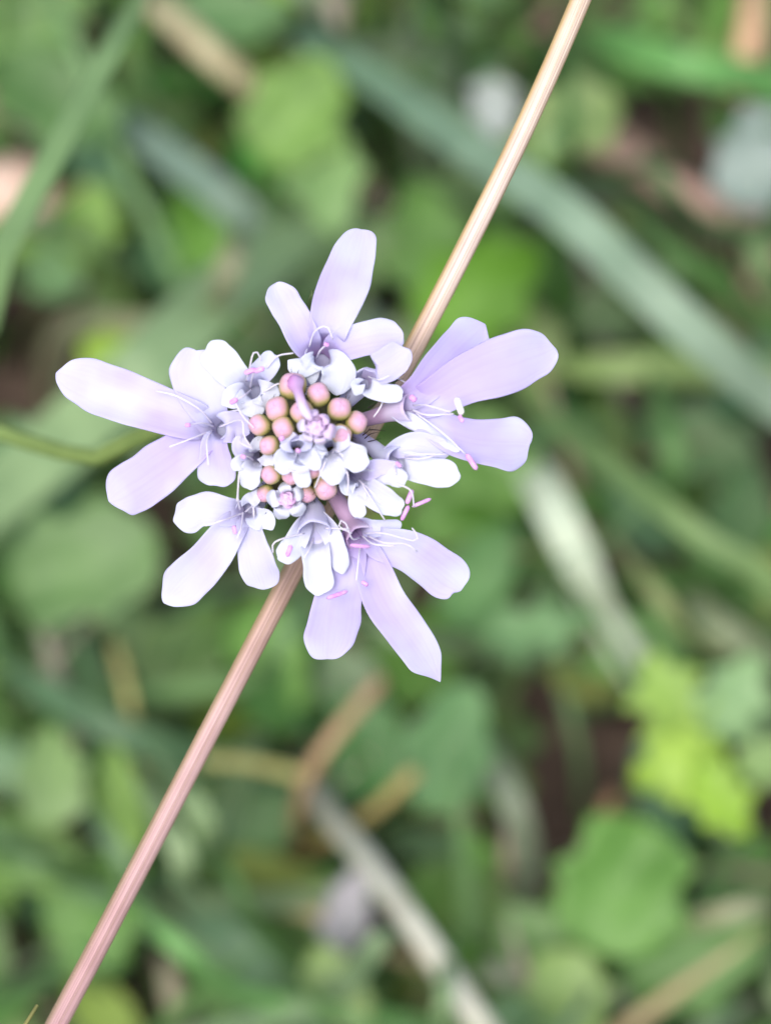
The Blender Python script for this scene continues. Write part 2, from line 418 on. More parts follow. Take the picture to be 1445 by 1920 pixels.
floret((603, 652, 1.6), 33, [
    ([(614, 625), (640, 545), (678, 428)], [34, 38, 48, 50, 47, 36, 26], LAV, dict(cup=0.14, arch=(0.3, 2.6), wave=0.045)),
    ([(578, 640), (550, 598), (517, 533)], [30, 31, 32, 30, 26], LAV, dict(cup=0.28, arch=(0.5, 1.6))),
    ([(640, 645), (690, 636), (758, 626)], [30, 33, 33, 31], LAV, dict(cup=0.12, arch=(0.9, 1.3))),
    ([(622, 678), (634, 705), (633, 746)], [26, 33, 30, 20], WHITE, dict(cup=-0.15, arch=(0.7, 1.2), point=0.6)),
    ([(588, 676), (566, 692), (540, 676)], [20, 20, 18, 12], WHITE, dict(cup=-0.2, arch=(0.6, 1.0), point=0.4)),
    ([(592, 682), (586, 700), (586, 722)], [15, 14, 9], WHITE, dict(cup=-0.1, arch=(0.5, 1.2), point=0.7)),
], tube=PALE, label='large floret with one long upright lavender petal, beside the straw',
    stam=[('style', [(592, 676, 0), (600, 658, 2), (612, 646, 2.8)]),
          ('f', [(580, 650, 1), (590, 622, 2.4), (612, 612, 3), (624, 636, 2.6)])])

floret((772, 764, 1.2), 24, [
    ([(785, 735), (830, 685), (905, 612)], [30, 36, 42, 44, 36], LAV, dict(cup=0.15, arch=(0.2, 2.6))),
    ([(800, 752), (880, 708), (960, 680), (1038, 652)], [30, 38, 47, 54, 52, 46], LAV, dict(cup=0.12, arch=(1.0, 2.2))),
    ([(800, 788), (870, 824), (998, 834)], [26, 36, 44, 50, 48], LAV, dict(cup=0.12, arch=(0.4, 2.2))),
    ([(772, 792), (805, 812), (862, 846)], [14, 13, 11, 6], WHITE, dict(cup=-0.3, arch=(1.5, 1.0))),
], base=(672, 790, -1.5), axis=(0.85, 0.15, 0.6), tube=MAUVE, label='large floret whose mauve tube shows, three broad lavender petals in front of the straw',
    stam=[('f', [(775, 760, 1.5), (800, 760, 3), (845, 773, 3.6)]), ('a', (855, 745, 3.8), (866, 778, 3.8), 8, ANTHER_W), ('a', (860, 778, 3.9), (868, 792, 3.9), 5),
          ('a', (768, 742, 3.4), (780, 752, 3.4), 7), ('f', [(772, 768, 1.5), (800, 778, 2.6), (850, 776, 3.0)]),
          ('f', [(780, 775, 1.5), (830, 812, 2.6), (873, 852, 2.4)]), ('a', (874, 851, 2.6), (894, 881, 2.4), 6.5)])

floret((678, 1012, 0.6), 27, [
    ([(706, 1018), (770, 1035), (868, 1108)], [28, 34, 42, 46, 44, 38], LAV, dict(cup=0.13, arch=(0.8, 2.4), notch=(0.35, 0.35))),
    ([(690, 1045), (722, 1125), (770, 1195), (822, 1274)], [26, 36, 41, 42, 38, 26], LAV, dict(cup=0.2, arch=(0.8, 2.6), point=1.0)),
    ([(655, 1045), (632, 1120), (614, 1238)], [28, 38, 46, 52, 50, 42], LAV, dict(cup=0.1, arch=(0.0, 2.4))),
    ([(694, 994), (718, 988), (752, 984)], [18, 15, 13, 10], PALE, dict(cup=-0.1, arch=(0.6, 0.5))),
], base=(618, 915, -1.8), axis=(0.35, -0.6, 0.8), tube=MAUVE, label='large floret hanging beside the straw, its middle petal pointed',
    stam=[('f', [(675, 1008, 0), (660, 1010, 2), (650, 985, 3), (640, 975, 3.2), (636, 990, 3), (655, 992, 2.8)]),
          ('a', (655, 1022, 3.0), (694, 1025, 3.0), 4.5, None, 0.3), ('f', [(676, 1016, 0), (672, 1050, 2.2), (668, 1088, 2.6)]),
          ('a', (678, 1090, 2.2), (690, 1098, 2.2), 5), ('f', [(690, 1005, 1), (720, 1018, 2.6), (760, 1020, 2.6), (782, 1034, 2.2)]),
          ('f', [(680, 1005, 1), (700, 1020, 2.6), (740, 1024, 2.6)]), ('f', [(684, 1000, 1), (720, 1000, 2.6), (775, 1014, 2.2), (782, 1004, 2.4), (772, 990, 2.4)]),
          ('a', (612, 1122, 2.2), (652, 1108, 2.2), 5, None, 0.4)])

floret((456, 965, 0.6), 25, [
    ([(428, 962), (390, 958), (328, 976)], [28, 33, 33, 26], PALE, dict(cup=0.14, arch=(0.8, 1.6), wave=0.1)),
    ([(434, 990), (388, 1050), (305, 1134)], [27, 36, 42, 42, 34], PALE, dict(cup=0.16, arch=(0.4, 2.2), point=0.7)),
    ([(466, 995), (482, 1050), (498, 1104)], [24, 30, 37, 38], PALE, dict(cup=0.14, arch=(0.5, 2.0))),
    ([(478, 972), (498, 976), (514, 996)], [22, 22, 14], WHITE, dict(arch=(0.9, 0.6), point=0.9)),
    ([(466, 944), (478, 932), (486, 918)], [15, 14, 11], WHITE, dict(arch=(1.2, 0.4), point=0.6)),
], tube=PALE, label='floret below the head with two long drooping pale petals',
    stam=[('f', [(456, 960, 0), (452, 990, 2.2), (444, 1010, 2.4)]), ('a', (438, 985, 2.6), (442, 1002, 2.6), 5),
          ('f', [(455, 962, 0), (420, 975, 2.2), (385, 986, 2.2)]), ('f', [(460, 960, 0), (474, 950, 2.6), (476, 972, 2.8)]),
          ('f', [(450, 955, 1), (446, 930, 2.6), (448, 890, 3.2)])])

# the small pale florets of the middle -----------------------------------
floret((690, 706, 2.0), 24, [
    ([(704, 695), (722, 686), (766, 656)], [28, 33, 34, 22], PALE, dict(cup=0.3, arch=(0.6, 1.0))),
    ([(696, 728), (716, 736), (757, 738)], [18, 19, 19, 15], WHITE, dict(cup=-0.2, arch=(1.6, 1.2))),
    ([(674, 720), (672, 742)], [15, 8], WHITE, dict(cup=0.2, arch=(0.3, 0.3))),
], tube=PALE, stam=[('f', [(690, 706, 1), (710, 712, 3), (730, 704, 3.4)]), ('f', [(735, 705, 0), (750, 712, 0.4), (768, 722, 0.6)]),
                    ('f', [(722, 742, 1), (712, 765, 1.5), (700, 782, 1.5)])])
floret((746, 862, 1.6), 22, [
    ([(752, 846), (785, 832), (842, 848)], [20, 24, 26, 18], PALE, dict(cup=0.2, arch=(0.4, 1.2))),
    ([(765, 872), (805, 884), (860, 890)], [24, 28, 29, 26], WHITE, dict(cup=0.18, arch=(1.0, 1.6))),
], base=(668, 818, -1.2), axis=(0.7, -0.2, 0.75), tube=PALE, stam=[('f', [(750, 858, 1), (780, 852, 2.8), (838, 852, 2.6)]), ('f', [(744, 862, 1), (740, 876, 2.6), (742, 890, 3)]), ('a', (742, 866, 2.8), (752, 876, 2.8), 4.5), ('f', [(748, 858, 1), (790, 860, 2.6), (832, 848, 2.2)])])
floret((674, 896, 2.4), 25, [
    ([(688, 916), (712, 934), (757, 958)], [24, 26, 24, 15], WHITE, dict(cup=0.35, arch=(0.5, 1.4))),
    ([(694, 884), (715, 876), (748, 874)], [18, 16, 13, 9], PALE, dict(cup=0.1, arch=(0.6, 0.8))),
    ([(700, 896), (735, 892), (762, 906)], [13, 15, 19, 21], WHITE, dict(cup=-0.2, arch=(1.4, 1.0))),
    ([(672, 925), (668, 945), (676, 972)], [16, 16, 14], WHITE, dict(cup=0.1, arch=(0.3, 1.2))),
    ([(656, 908), (652, 930)], [18, 9], WHITE, dict(cup=0.3, arch=(0.3, 0.4))),
], tube=PALE, stam=[('f', [(672, 900, 1.5), (690, 915, 3.6), (716, 945, 4)]), ('f', [(676, 902, 2), (705, 950, 3), (722, 976, 2.4)]),
                    ('a', (762, 945, 2.0), (773, 918, 2.2), 6), ('a', (772, 950, 2), (808, 935, 2), 4.5), ('a', (752, 976, 1.6), (766, 948, 2), 5.5),
                    ('f', [(742, 906, 3), (770, 920, 2.8), (776, 950, 2.2)])])
floret((590, 1002, 1.4), 30, [
    ([(592, 1035), (596, 1065), (602, 1114)], [27, 29, 28, 25], WHITE, dict(cup=0.35, arch=(0.4, 1.6))),
    ([(564, 1012), (546, 1030), (518, 1046)], [20, 22, 22, 17], WHITE, dict(cup=-0.2, arch=(1.2, 1.0))),
    ([(620, 1010), (634, 1035), (640, 1074)], [18, 19, 19, 16], WHITE, dict(cup=-0.25, arch=(1.0, 1.0))),
], base=(572, 915, -1.8), axis=(0.05, -0.75, 0.75), tube=PALE, stam=[('a', (538, 1044, 3.2), (546, 1022, 3.2), 6), ('f', [(570, 1000, 1), (530, 1010, 2.4), (512, 1020, 2.4), (512, 1036, 2.2)]), ('f', [(590, 1005, 0), (580, 1030, 2), (570, 1046, 2.4)]), ('f', [(610, 990, 1), (640, 992, 2), (660, 1000, 2)])])
floret((466, 722, 1.8), 27, [
    ([(445, 708), (422, 684), (388, 646)], [28, 32, 32, 22], WHITE, dict(cup=0.2, arch=(0.4, 1.2))),
    ([(484, 704), (500, 688), (516, 662)], [24, 24, 22, 17], PALE, dict(cup=0.25, arch=(0.8, 0.8))),
    ([(492, 738), (508, 744), (524, 750)], [24, 24, 19], WHITE, dict(cup=-0.1, arch=(0.9, 0.8))),
    ([(468, 752), (472, 764), (470, 784)], [26, 26, 20], WHITE, dict(cup=-0.1, arch=(0.9, 0.8))),
    ([(444, 738), (432, 750), (420, 760)], [22, 20, 15], WHITE, dict(cup=-0.1, arch=(0.9, 0.6))),
], tube=PALE, label='small white floret with magenta anthers between two large lavender ones',
    stam=[('a', (458, 700, 3.6), (480, 692, 3.8), 6), ('a', (476, 697, 3.7), (496, 690, 3.8), 6), ('f', [(470, 726, 0.5), (472, 712, 2.8), (476, 697, 3.6)]),
          ('a', (430, 756, 3.2), (446, 748, 3.2), 6), ('f', [(472, 730, 0.5), (460, 740, 2.8), (440, 752, 3.2)]),
          ('f', [(462, 715, 1), (468, 690, 2.6), (474, 664, 3), (482, 660, 3), (490, 676, 2.8)]), ('f', [(500, 690, 2), (520, 668, 2.4), (550, 662, 2.4)]),
          ('f', [(495, 735, 2), (520, 720, 2.8), (532, 722, 2.8)]), ('f', [(450, 768, 1.6), (430, 772, 1), (412, 778, 0.4)]),
          ('f', [(440, 752, 3), (455, 780, 3.4), (476, 802, 3.8)])])
floret((474, 858, 2.2), 21, [
    ([(470, 878), (468, 895), (470, 919)], [19, 20, 20, 18], WHITE, dict(cup=-0.1, arch=(0.7, 1.2))),
    ([(492, 852), (502, 858), (512, 872)], [18, 18, 14], WHITE, dict(cup=-0.1, arch=(0.8, 0.7))),
    ([(458, 848), (452, 834), (456, 818)], [18, 18, 15], PALE, dict(cup=0.2, arch=(1.0, 0.3))),
    ([(484, 840), (492, 828), (502, 822)], [17, 16, 11], WHITE, dict(cup=0.2, arch=(1.0, 0.3))),
    ([(456, 866), (446, 872), (438, 882)], [16, 14, 10], WHITE, dict(arch=(0.8, 0.6))),
], tube=PALE, stam=[('style', [(474, 862, 1), (466, 856, 3), (456, 856, 3.6)]), ('f', [(455, 815, 3), (452, 830, 4.2), (474, 842, 4.4)]), ('f', [(450, 870, 2), (448, 900, 2), (444, 940, 1.6)])])
floret((556, 850, 4.2), 23, [
    ([(562, 874), (566, 892), (569, 916)], [15, 17, 17, 14], WHITE, dict(cup=-0.15, arch=(0.7, 1.2))),
    ([(538, 860), (528, 874), (518, 884)], [20, 20, 15], WHITE, dict(cup=-0.1, arch=(0.7, 0.9))),
    ([(578, 858), (588, 868), (596, 880)], [17, 17, 11], WHITE, dict(cup=-0.1, arch=(0.7, 0.8))),
    ([(544, 832), (534, 822), (522, 820)], [19, 18, 13], PALE, dict(cup=0.2, arch=(1.0, 0.4))),
    ([(570, 834), (576, 824), (584, 818)], [16, 14, 10], PALE, dict(cup=0.2, arch=(0.9, 0.3))),
], axis=(0, -0.35, 1), tube=PALE, stam=[('style', [(555, 856, 2.5), (556, 850, 4.6), (559, 845, 5.6)]), ('f', [(540, 880, 4.6), (560, 886, 4.9), (580, 882, 4.6)]), ('a', (524, 826, 5.2), (532, 818, 5.2), 6)])
floret((622, 848, 4.0), 22, [
    ([(620, 870), (624, 886), (630, 908)], [22, 24, 24, 20], WHITE, dict(cup=-0.15, arch=(0.8, 1.4))),
    ([(644, 852), (662, 858), (690, 868)], [22, 26, 26, 20], WHITE, dict(cup=0.1, arch=(0.8, 1.4))),
    ([(632, 828), (642, 816), (652, 808)], [22, 23, 18], WHITE, dict(cup=0.2, arch=(1.0, 0.5))),
    ([(602, 846), (596, 854), (598, 866)], [15, 12, 8], WHITE, dict(cup=0.1, arch=(0.6, 0.4))),
    ([(606, 832), (602, 824), (606, 816)], [14, 12, 8], WHITE, dict(cup=0.1, arch=(0.8, 0.2))),
], axis=(0.2, -0.3, 1), tube=PALE, stam=[('f', [(622, 850, 2.5), (630, 844, 5), (644, 856, 5.6)]), ('f', [(610, 866, 4), (600, 890, 4), (590, 915, 3.2)]), ('f', [(640, 872, 4), (652, 890, 3.6), (652, 925, 3)])])

# half-open florets: a ring of small curled lobes round a magenta mouth ---
def half_open(c, R, n, rl, mats, a0=0.0, ks=1.0, tilt=(0, 0, 1), label=None, lobes=None):
    e = empty('floret', tuple(P(c[0], c[1], c[2] - 3)), None, None, parent=flower)
    if label: e['label'] = label
    ax = nrm(U * tilt[0] + V * tilt[1] + W * tilt[2])
    corolla_tube(e, (c[0] - (c[0] - HC[0]) * 0.3, c[1] - (c[1] - HC[1]) * 0.3, c[2] - 3.2), c, ax, R, mats[0])
    for k in range(n):
        th = a0 + 2 * math.pi * k / n; l = rl * (lobes[k] if lobes else 1)
        dx, dy = math.cos(th), math.sin(th)
        add_petal(e, [(c[0] + dx * R * 1.1, c[1] + dy * R * 1.1, c[2] + 0.35), (c[0] + dx * (R + l * 0.55), c[1] + dy * (R + l * 0.55), c[2] + 0.35 - tilt[1] * dy * 0.2),
                      (c[0] + dx * (R + l), c[1] + dy * (R + l), c[2] - 0.25)], [R * 0.66, l * 0.62 + 3, l * 0.6 + 2], mats[1], c, R, ax, cup=-0.3, wave=0.05, thick=0.12)
    for k in range(n):
        th = a0 + 0.6 + 2 * math.pi * k / n
        add_petal(e, [(c[0] + math.cos(th) * R * 0.6, c[1] + math.sin(th) * R * 0.6, c[2] + 0.55), (c[0] + math.cos(th + 0.7) * R * 0.35, c[1] + math.sin(th + 0.7) * R * 0.35, c[2] + 0.7),
                      (c[0] + math.cos(th + 1.5) * R * 0.25, c[1] + math.sin(th + 1.5) * R * 0.25, c[2] + 0.45)], [R * 0.42, R * 0.36, R * 0.25], mats[2], (c[0], c[1], c[2] - 0.2), R * 0.6, ax, cup=0.3, wave=0.06)
    anther(e, (c[0] - 5, c[1] + 3, c[2] + 0.5), (c[0] + 6, c[1] - 5, c[2] + 0.7), 5)
    return e
half_open((538, 938, 2.0), 17, 5, 20, (PALE, WHITE, PINK), 0.75, tilt=(-0.05, -0.4, 1), label='half-open floret with rounded white lobes round a magenta mouth', lobes=[1.1, 1.0, 1.1, 0.8, 0.9])
half_open((592, 803, 5.6), 19, 6, 15, (PINK, ROSE, PINK), 0.2, tilt=(0, -0.15, 1), label='half-open pink floret in the middle of the head', lobes=[1.3, 0.9, 0.8, 1.0, 1.1, 0.8])
st_e = empty('floret', tuple(P(565, 770, 2)), None, None, parent=flower); st_e['label'] = 'unopened pink floret bent over the buds'
C, _ = spline([P(553, 716, 3.8), P(562, 745, 5.6), P(570, 768, 6.2), P(584, 788, 6.4)], 18)
link('corolla_tube', tube_mesh('tube', C, np.array([15, 15, 14, 12, 10, 9, 8.5, 8, 8, 8, 8, 8.5, 9, 9, 9, 8, 6, 3]) * PX, 12, None, 0.08, 4), PINK, st_e)

# buds --------------------------------------------------------------------
def bud(x, y, w, r, tiltdir=None, seed=0):
    rng = np.random.default_rng(seed + 50)
    rad = nrm(U * (x - HC[0]) + V * (HC[1] - y)); d = math.dist((x, y), HC)
    ax = nrm(W + rad * min(0.7, d / 200) + U * rng.normal() * 0.12 + V * rng.normal() * 0.12)
    a = nrm(np.cross(ax, V)); b = np.cross(ax, a); c = P(x, y, w); R = r * PX
    n, m = 15, 20; vs, uv = [], []
    ph = rng.uniform(0, 6.28)
    for i in range(n):
        t = i / (n - 1); th = math.pi * t
        z = -math.cos(th) * (1.12 if t < 0.5 else 1.0); rr = math.sin(th) ** 0.85
        for j in range(m):
            f = 2 * math.pi * j / m
            lob = 1 + 0.045 * math.cos(4 * f + ph) + 0.05 * math.cos(2 * f + 1.7 * ph) * math.sin(th) - (0.10 * abs(math.cos(2 * f + ph)) ** 6 * max(0, t - 0.6) * 2)
            dz = -0.12 * (abs(math.cos(2 * f + ph)) ** 8) * max(0, t - 0.7) * 2
            vs.append(c + R * (a * math.cos(f) * rr * lob + b * math.sin(f) * rr * lob + ax * (z + dz))); uv.append((j / m, t))
    o = link('bud', mesh('bud', vs, grid_faces(n, m, True), None, uv), BUD, flower)
    sb = o.modifiers.new('smooth', 'SUBSURF'); sb.levels = 1; sb.render_levels = 1
BUDS = [(549, 724, 3.2, 26), (597, 740, 3.6, 22.5), (636, 767, 3.6, 22.5), (520, 767, 3.8, 23), (487, 797, 3.0, 21), (531, 802, 4.2, 21), (566, 772, 4.3, 22),
        (668, 792, 2.9, 21), (610, 914, 2.4, 23), (508, 890, 2.0, 19), (546, 893, 2.6, 17), (505, 835, 3.2, 19), (640, 815, 3.6, 20), (585, 880, 3.0, 18),
        (655, 850, 2.0, 20), (498, 925, 0.6, 17), (575, 925, 1.2, 18)]
for i, b in enumerate(BUDS): bud(*b, seed=i)

# receptacle, bracts, bristles, stem --------------------------------------
def dome():
    n, m = 12, 28; vs = []
    c = P(572, 838, -2.6)
    for i in range(n):
        th = math.pi * i / (n - 1)
        for j in range(m):
            f = 2 * math.pi * j / m; k = 1 + 0.04 * math.sin(5 * f)
            vs.append(c + math.sin(th) * k * (U * math.cos(f) * 98 + V * math.sin(f) * 98) * PX - W * math.cos(th) * (3.0e-3 if th < 1.57 else 4.2e-3))
    link('receptacle', mesh('receptacle', vs, grid_faces(n, m, True)), RECEPT, flower)
dome()
def bract(ang, ln, hw, w_tip, seed):
    rng = np.random.default_rng(seed); x0, y0 = HC
    dx, dy = math.cos(ang), -math.sin(ang)
    pts = [P(x0 + dx * 60, y0 + dy * 60, -4.4), P(x0 + dx * ln * 0.6, y0 + dy * ln * 0.6, -4.0), P(x0 + dx * ln, y0 + dy * ln, w_tip)]
    C, L = spline(pts, 12); s = np.linspace(0, 1, 12)
    h = hw * PX * np.clip((1 - s ** (6 if ln > 250 else 2.2)), 0, 1) + 1e-6
    me = petal_mesh(C, h, np.full(12, 0.25), [W] * 12, 0.03, 900 + seed, 5)
    a = me.color_attributes.new('Col', 'FLOAT_COLOR', 'POINT'); cc = np.ones((len(me.vertices), 4)); cc[:, :3] = (0.10, 0.17, 0.07); a.data.foreach_set('color', cc.ravel())
    o = link('bract', me, LEAF, flower); sm = o.modifiers.new('thickness', 'SOLIDIFY'); sm.thickness = 0.12e-3
for k, (a, l, h, wt) in enumerate([(88.6, 288, 15, -2.2), (36, 208, 20, -3.4), (-40, 160, 18, -3.6), (-8, 145, 16, -3.6), (140, 150, 18, -3.6), (180, 140, 16, -3.6), (-120, 168, 18, -3.6), (-75, 120, 16, -4), (-150, 150, 16, -3.6), (62, 150, 18, -3.2)]):
    bract(math.radians(a), l, h, wt, k)
def bristles():
    vs, fs = [], []
    def one(a, b, r=0.9):
        C, L = spline([a, (a + b) / 2 + RNG.normal(size=3) * 6e-5, b], 5)
        me = tube_mesh('x', C, np.linspace(r, r * 0.3, 5) * PX, 5)
        k = len(vs); vs.extend([np.array(v.co) for v in me.vertices]); fs.extend([tuple(k + i for i in p.vertices) for p in me.polygons]); bpy.data.meshes.remove(me)
    for x, y, w, r in BUDS:
        for k in range(6):
            th = RNG.uniform(0, 6.28); q = r * 1.0
            one(P(x + math.cos(th) * q * 0.9, y + math.sin(th) * q * 0.9, w - 1.2), P(x + math.cos(th) * (q + 5) + RNG.normal() * 4, y + math.sin(th) * (q + 5) + RNG.normal() * 4, w + RNG.uniform(-0.4, 0.3)))
    for (x, y, dx, dy) in [(684, 822, 26, -12), (690, 828, 24, -6), (692, 806, 30, 2), (680, 816, 14, -14), (655, 778, 18, -8), (735, 712, 24, -12), (728, 716, 28, -6), (812, 850, 20, -4), (815, 855, 22, -6), (500, 905, -10, 22), (492, 915, -4, 24), (505, 950, -8, 14), (645, 880, 14, 22), (700, 958, 16, 8), (690, 765, 14, -8), (560, 760, -4, 12), (558, 790, 8, -8), (420, 770, 24, -4)]:
        one(P(x, y, 0.2), P(x + dx, y + dy, 1.0), 1.2)
    o = link('bristles', mesh('bristles', vs, fs), BRISTLE, flower); o['kind'] = 'stuff'
bristles()
stem_pts = [P(572, 838, -4.5), P(540, 835, -9), P(450, 815, -17), P(330, 798, -26), P(255, 822, -32), P(188, 858, -37), P(95, 842, -43), P(0, 812, -48), P(-130, 790, -58), G(-330, 900, 0.10), G(-470, 980, 0.04), G(-520, 1010, -0.003)]
C, L = spline(stem_pts, 60)
link('stem', tube_mesh('stem', C, np.linspace(0.62e-3, 0.85e-3, 60), 12, (0.25, 0.37, 0.14), 0.06, 6), LEAF, flower)

# ------------------------------------------------------------------ the dry stalk behind the head
K = [P(-900, 3300, -95), P(-560, 2900, -40), P(-100, 2290, -12), P(128, 1880, -7), P(378, 1400, -6.2), P(560, 1050, -6.2), P(600, 972, -6.2), P(690, 808, -6.2), P(772, 660, -6.0), P(880, 450, -5), P(985, 235, -4.0), P(1088, 0, -2.6), P(1180, -230, -1), P(1230, -420, 0)]
K[0] = K[1] + np.array([-0.012, -0.012, -0.08]); g0 = K[0] + np.array([-0.01, -0.008, 0]); g0[2] = -0.004; K = [g0] + K
C, L = spline(K, 150)
s = np.linspace(0, 1, 150)
stalk = empty('dry_grass_stalk', tuple(C[0]), 'dry pinkish tan grass stalk crossing behind the lilac flower', 'grass stalk')
rad = np.interp(s, [0, 0.3, 0.7, 1], [24, 23.5, 21.5, 19]) * PX
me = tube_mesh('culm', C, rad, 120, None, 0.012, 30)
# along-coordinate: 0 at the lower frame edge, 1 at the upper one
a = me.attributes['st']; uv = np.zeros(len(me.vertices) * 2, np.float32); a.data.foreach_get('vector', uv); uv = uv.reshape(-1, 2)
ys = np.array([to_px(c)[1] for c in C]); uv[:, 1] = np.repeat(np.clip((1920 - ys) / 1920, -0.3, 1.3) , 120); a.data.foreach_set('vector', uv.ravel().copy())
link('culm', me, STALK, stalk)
def stalk_hairs():
    vs, fs = [], []
    T = np.gradient(C, axis=0)
    for k in range(420):
        i = RNG.integers(20, 135); t = nrm(T[i]); d = RNG.normal(size=3); d = nrm(d - (d @ t) * t)
        a = C[i] + T[i] * RNG.uniform(0, 1) + d * rad[i] * 0.97; b = a + d * RNG.uniform(1.5, 5) * PX + t * RNG.uniform(2, 5) * PX
        q = nrm(np.cross(d, t)) * 0.5 * PX; n0 = len(vs)
        vs.extend([a - q, a + q, a + t * PX, b]); fs.extend([(n0, n0 + 1, n0 + 3), (n0 + 1, n0 + 2, n0 + 3), (n0 + 2, n0, n0 + 3)])
    o = link('hairs', mesh('hairs', vs, fs, (0.6, 0.5, 0.38)), DRY, stalk); o['kind'] = 'stuff'
stalk_hairs()

# ------------------------------------------------------------------ undergrowth: single blades, straws and leaves
def vary(c, k=0.08): return tuple(max(0.005, x * (1 + RNG.normal() * k)) for x in c)
def blade(name, pts, width, col, label, cat, group=None, mat=None, root='end', tip=None, fold=0.25, hair=None, twist=0.3, tipcol=None):
    """pts: (px, py, height in metres); width in photo pixels; root: the end that bends down into the ground"""
    Q = [G(*p) for p in pts]; wm = width * np.mean([pxm(q) for q in Q])
    def down(a, b):
        d = b - a; d[2] = 0; d = nrm(d); h = b[2]
        return [b + d * h * 0.45 - np.array([0, 0, h * 0.45]), b + d * h * 0.62 + np.array([0, 0, -h - 0.006])]
    i0, i1 = 0.0, 1.0
    if root == 'end': Q = Q + down(Q[-2].copy(), Q[-1].copy())
    elif root == 'start': Q = (down(Q[1].copy(), Q[0].copy()))[::-1] + Q
    n = 34; C, L = spline(Q, n); s = np.linspace(0, 1, n)
    if root == 'start': s_t = s
    else: s_t = 1 - s                                         # 0 at the root, 1 at the tip
    h = 0.5 * wm * np.minimum(1, 0.6 + 2.5 * s_t) * np.clip((1 - s_t) / 0.16, 0.02, 1) ** 0.75 if tip else np.full(n, 0.5 * wm) * np.minimum(1, 0.7 + 2 * s_t)
    T = np.gradient(C, axis=0); vs = []; m = 5; ph = RNG.uniform(0, 6)
    cols = []; c0 = np.array(vary(col)); c1 = np.array(tipcol) if tipcol else c0 * RNG.uniform(0.85, 1.1)
    for i in range(n):
        t = nrm(T[i]); up = nrm(W + 0.35 * U * math.sin(3 * s[i] + ph) * twist * 3); sd_ = nrm(np.cross(t, up)); no = np.cross(sd_, t)
        for j in range(m):
            q = -1 + 2 * j / (m - 1); vs.append(C[i] + sd_ * q * h[i] + no * (abs(q) * fold * h[i])); cols.append(c0 + (c1 - c0) * s_t[i])
    o = link(name, mesh(name, vs, grid_faces(n, m), np.array(cols)), mat or LEAF)
    sm = o.modifiers.new('thickness', 'SOLIDIFY'); sm.thickness = 0.18e-3
    tag(o, label, cat, group); return o
def straw(name, pts, width, col, label, cat, group=None, root='end', parent=None):
    Q = [G(*p) for p in pts]; wm = width * np.mean([pxm(q) for q in Q])
    if root == 'end':
        a, b = Q[-2], Q[-1]; d = b - a; d[2] = 0; d = nrm(d); Q = Q + [b + d * 0.03 + np.array([0, 0, -b[2] - 0.005])]
    C, L = spline(Q, 30); r = np.linspace(0.42, 0.5, 30) * wm
    o = link(name, tube_mesh(name, C, r, 10, vary(col), 0.04, 5), DRY, parent)
    if label: tag(o, label, cat, group)
    return o
GREEN = (0.11, 0.23, 0.07); BLUEG = (0.15, 0.27, 0.14); PALEG = (0.27, 0.37, 0.25); LIME = (0.30, 0.46, 0.06); DEEP = (0.06, 0.15, 0.04)
TAN = (0.50, 0.38, 0.24); BROWN = (0.26, 0.17, 0.12); GREYW = (0.46, 0.50, 0.42); YEL = (0.26, 0.40, 0.09)

blade('grass_blade', [(330, -160, .16), (262, 0, .195), (130, 240, .20), (0, 480, .20), (-150, 720, .18)], 50, (0.22, 0.40, 0.17), 'long mid-green grass blade slanting past the pale pink stone', 'grass blade')
blade('grass_blade', [(560, 60, .06), (700, 150, .075), (880, 280, .09), (1060, 400, .10), (1220, 550, .10), (1330, 650, .095), (1480, 770, .08)], 74, (0.40, 0.54, 0.62), 'broad grey-green grass blade running diagonally, its lower end pale', 'grass blade', tipcol=(0.17, 0.33, 0.23))
blade('grass_blade', [(930, 700, .075), (1050, 800, .09), (1200, 920, .10), (1320, 1010, .10), (1460, 1110, .095)], 44, (0.17, 0.32, 0.14), 'narrow green grass blade slanting below the broad grey-green one', 'grass blade', tip=True)
blade('grass_blade', [(700, 390, .05), (560, 450, .065), (400, 570, .08), (280, 690, .085), (150, 800, .075)], 120, (0.25, 0.40, 0.25), 'wide blue-green leaf blade slanting behind the longest left petal', 'grass blade', tip=True)
blade('grass_blade', [(965, 830, .05), (1020, 920, .065), (1080, 1040, .065), (1150, 1190, .05)], 70, GREYW, 'whitish withered grass blade drooping below the right-hand petals', 'grass blade', tip=True, mat=DRY)
blade('grass_blade', [(1000, 690, .05), (1120, 690, .06), (1280, 690, .06), (1480, 715, .05)], 62, (0.22, 0.36, 0.14), 'yellow-green grass blade lying level behind the diagonal blade', 'grass blade', tip=True)
blade('grass_blade', [(1080, 50, .04), (1180, 90, .055), (1300, 125, .06), (1480, 170, .05)], 62, (0.16, 0.31, 0.12), 'green grass blade crossing above the pinkish dead stems', 'grass blade', tip=True)
blade('grass_blade', [(1270, 1060, .05), (1320, 1150, .06), (1400, 1210, .06), (1490, 1240, .05)], 56, PALEG, 'pale grass blade curving over the bright lime leaves', 'grass blade', tip=True)
blade('grass_blade', [(200, 190, .04), (300, 280, .055), (420, 370, .06), (520, 470, .05)], 66, (0.22, 0.33, 0.27), 'dull grey-green blade between the round leaf and the mid-green blade', 'grass blade', tip=True)
blade('grass_blade', [(300, 1640, .05), (390, 1720, .06), (480, 1810, .06), (590, 1950, .045)], 70, (0.13, 0.25, 0.15), 'blue-green blade leaving the dry stalk towards the ground', 'grass blade', tip=True)
blade('grass_blade', [(-20, 1230, .05), (90, 1300, .06), (260, 1390, .06), (420, 1430, .05)], 60, (0.10, 0.22, 0.12), 'dark blue-green blade running up to the dry twig', 'grass blade', tip=True)
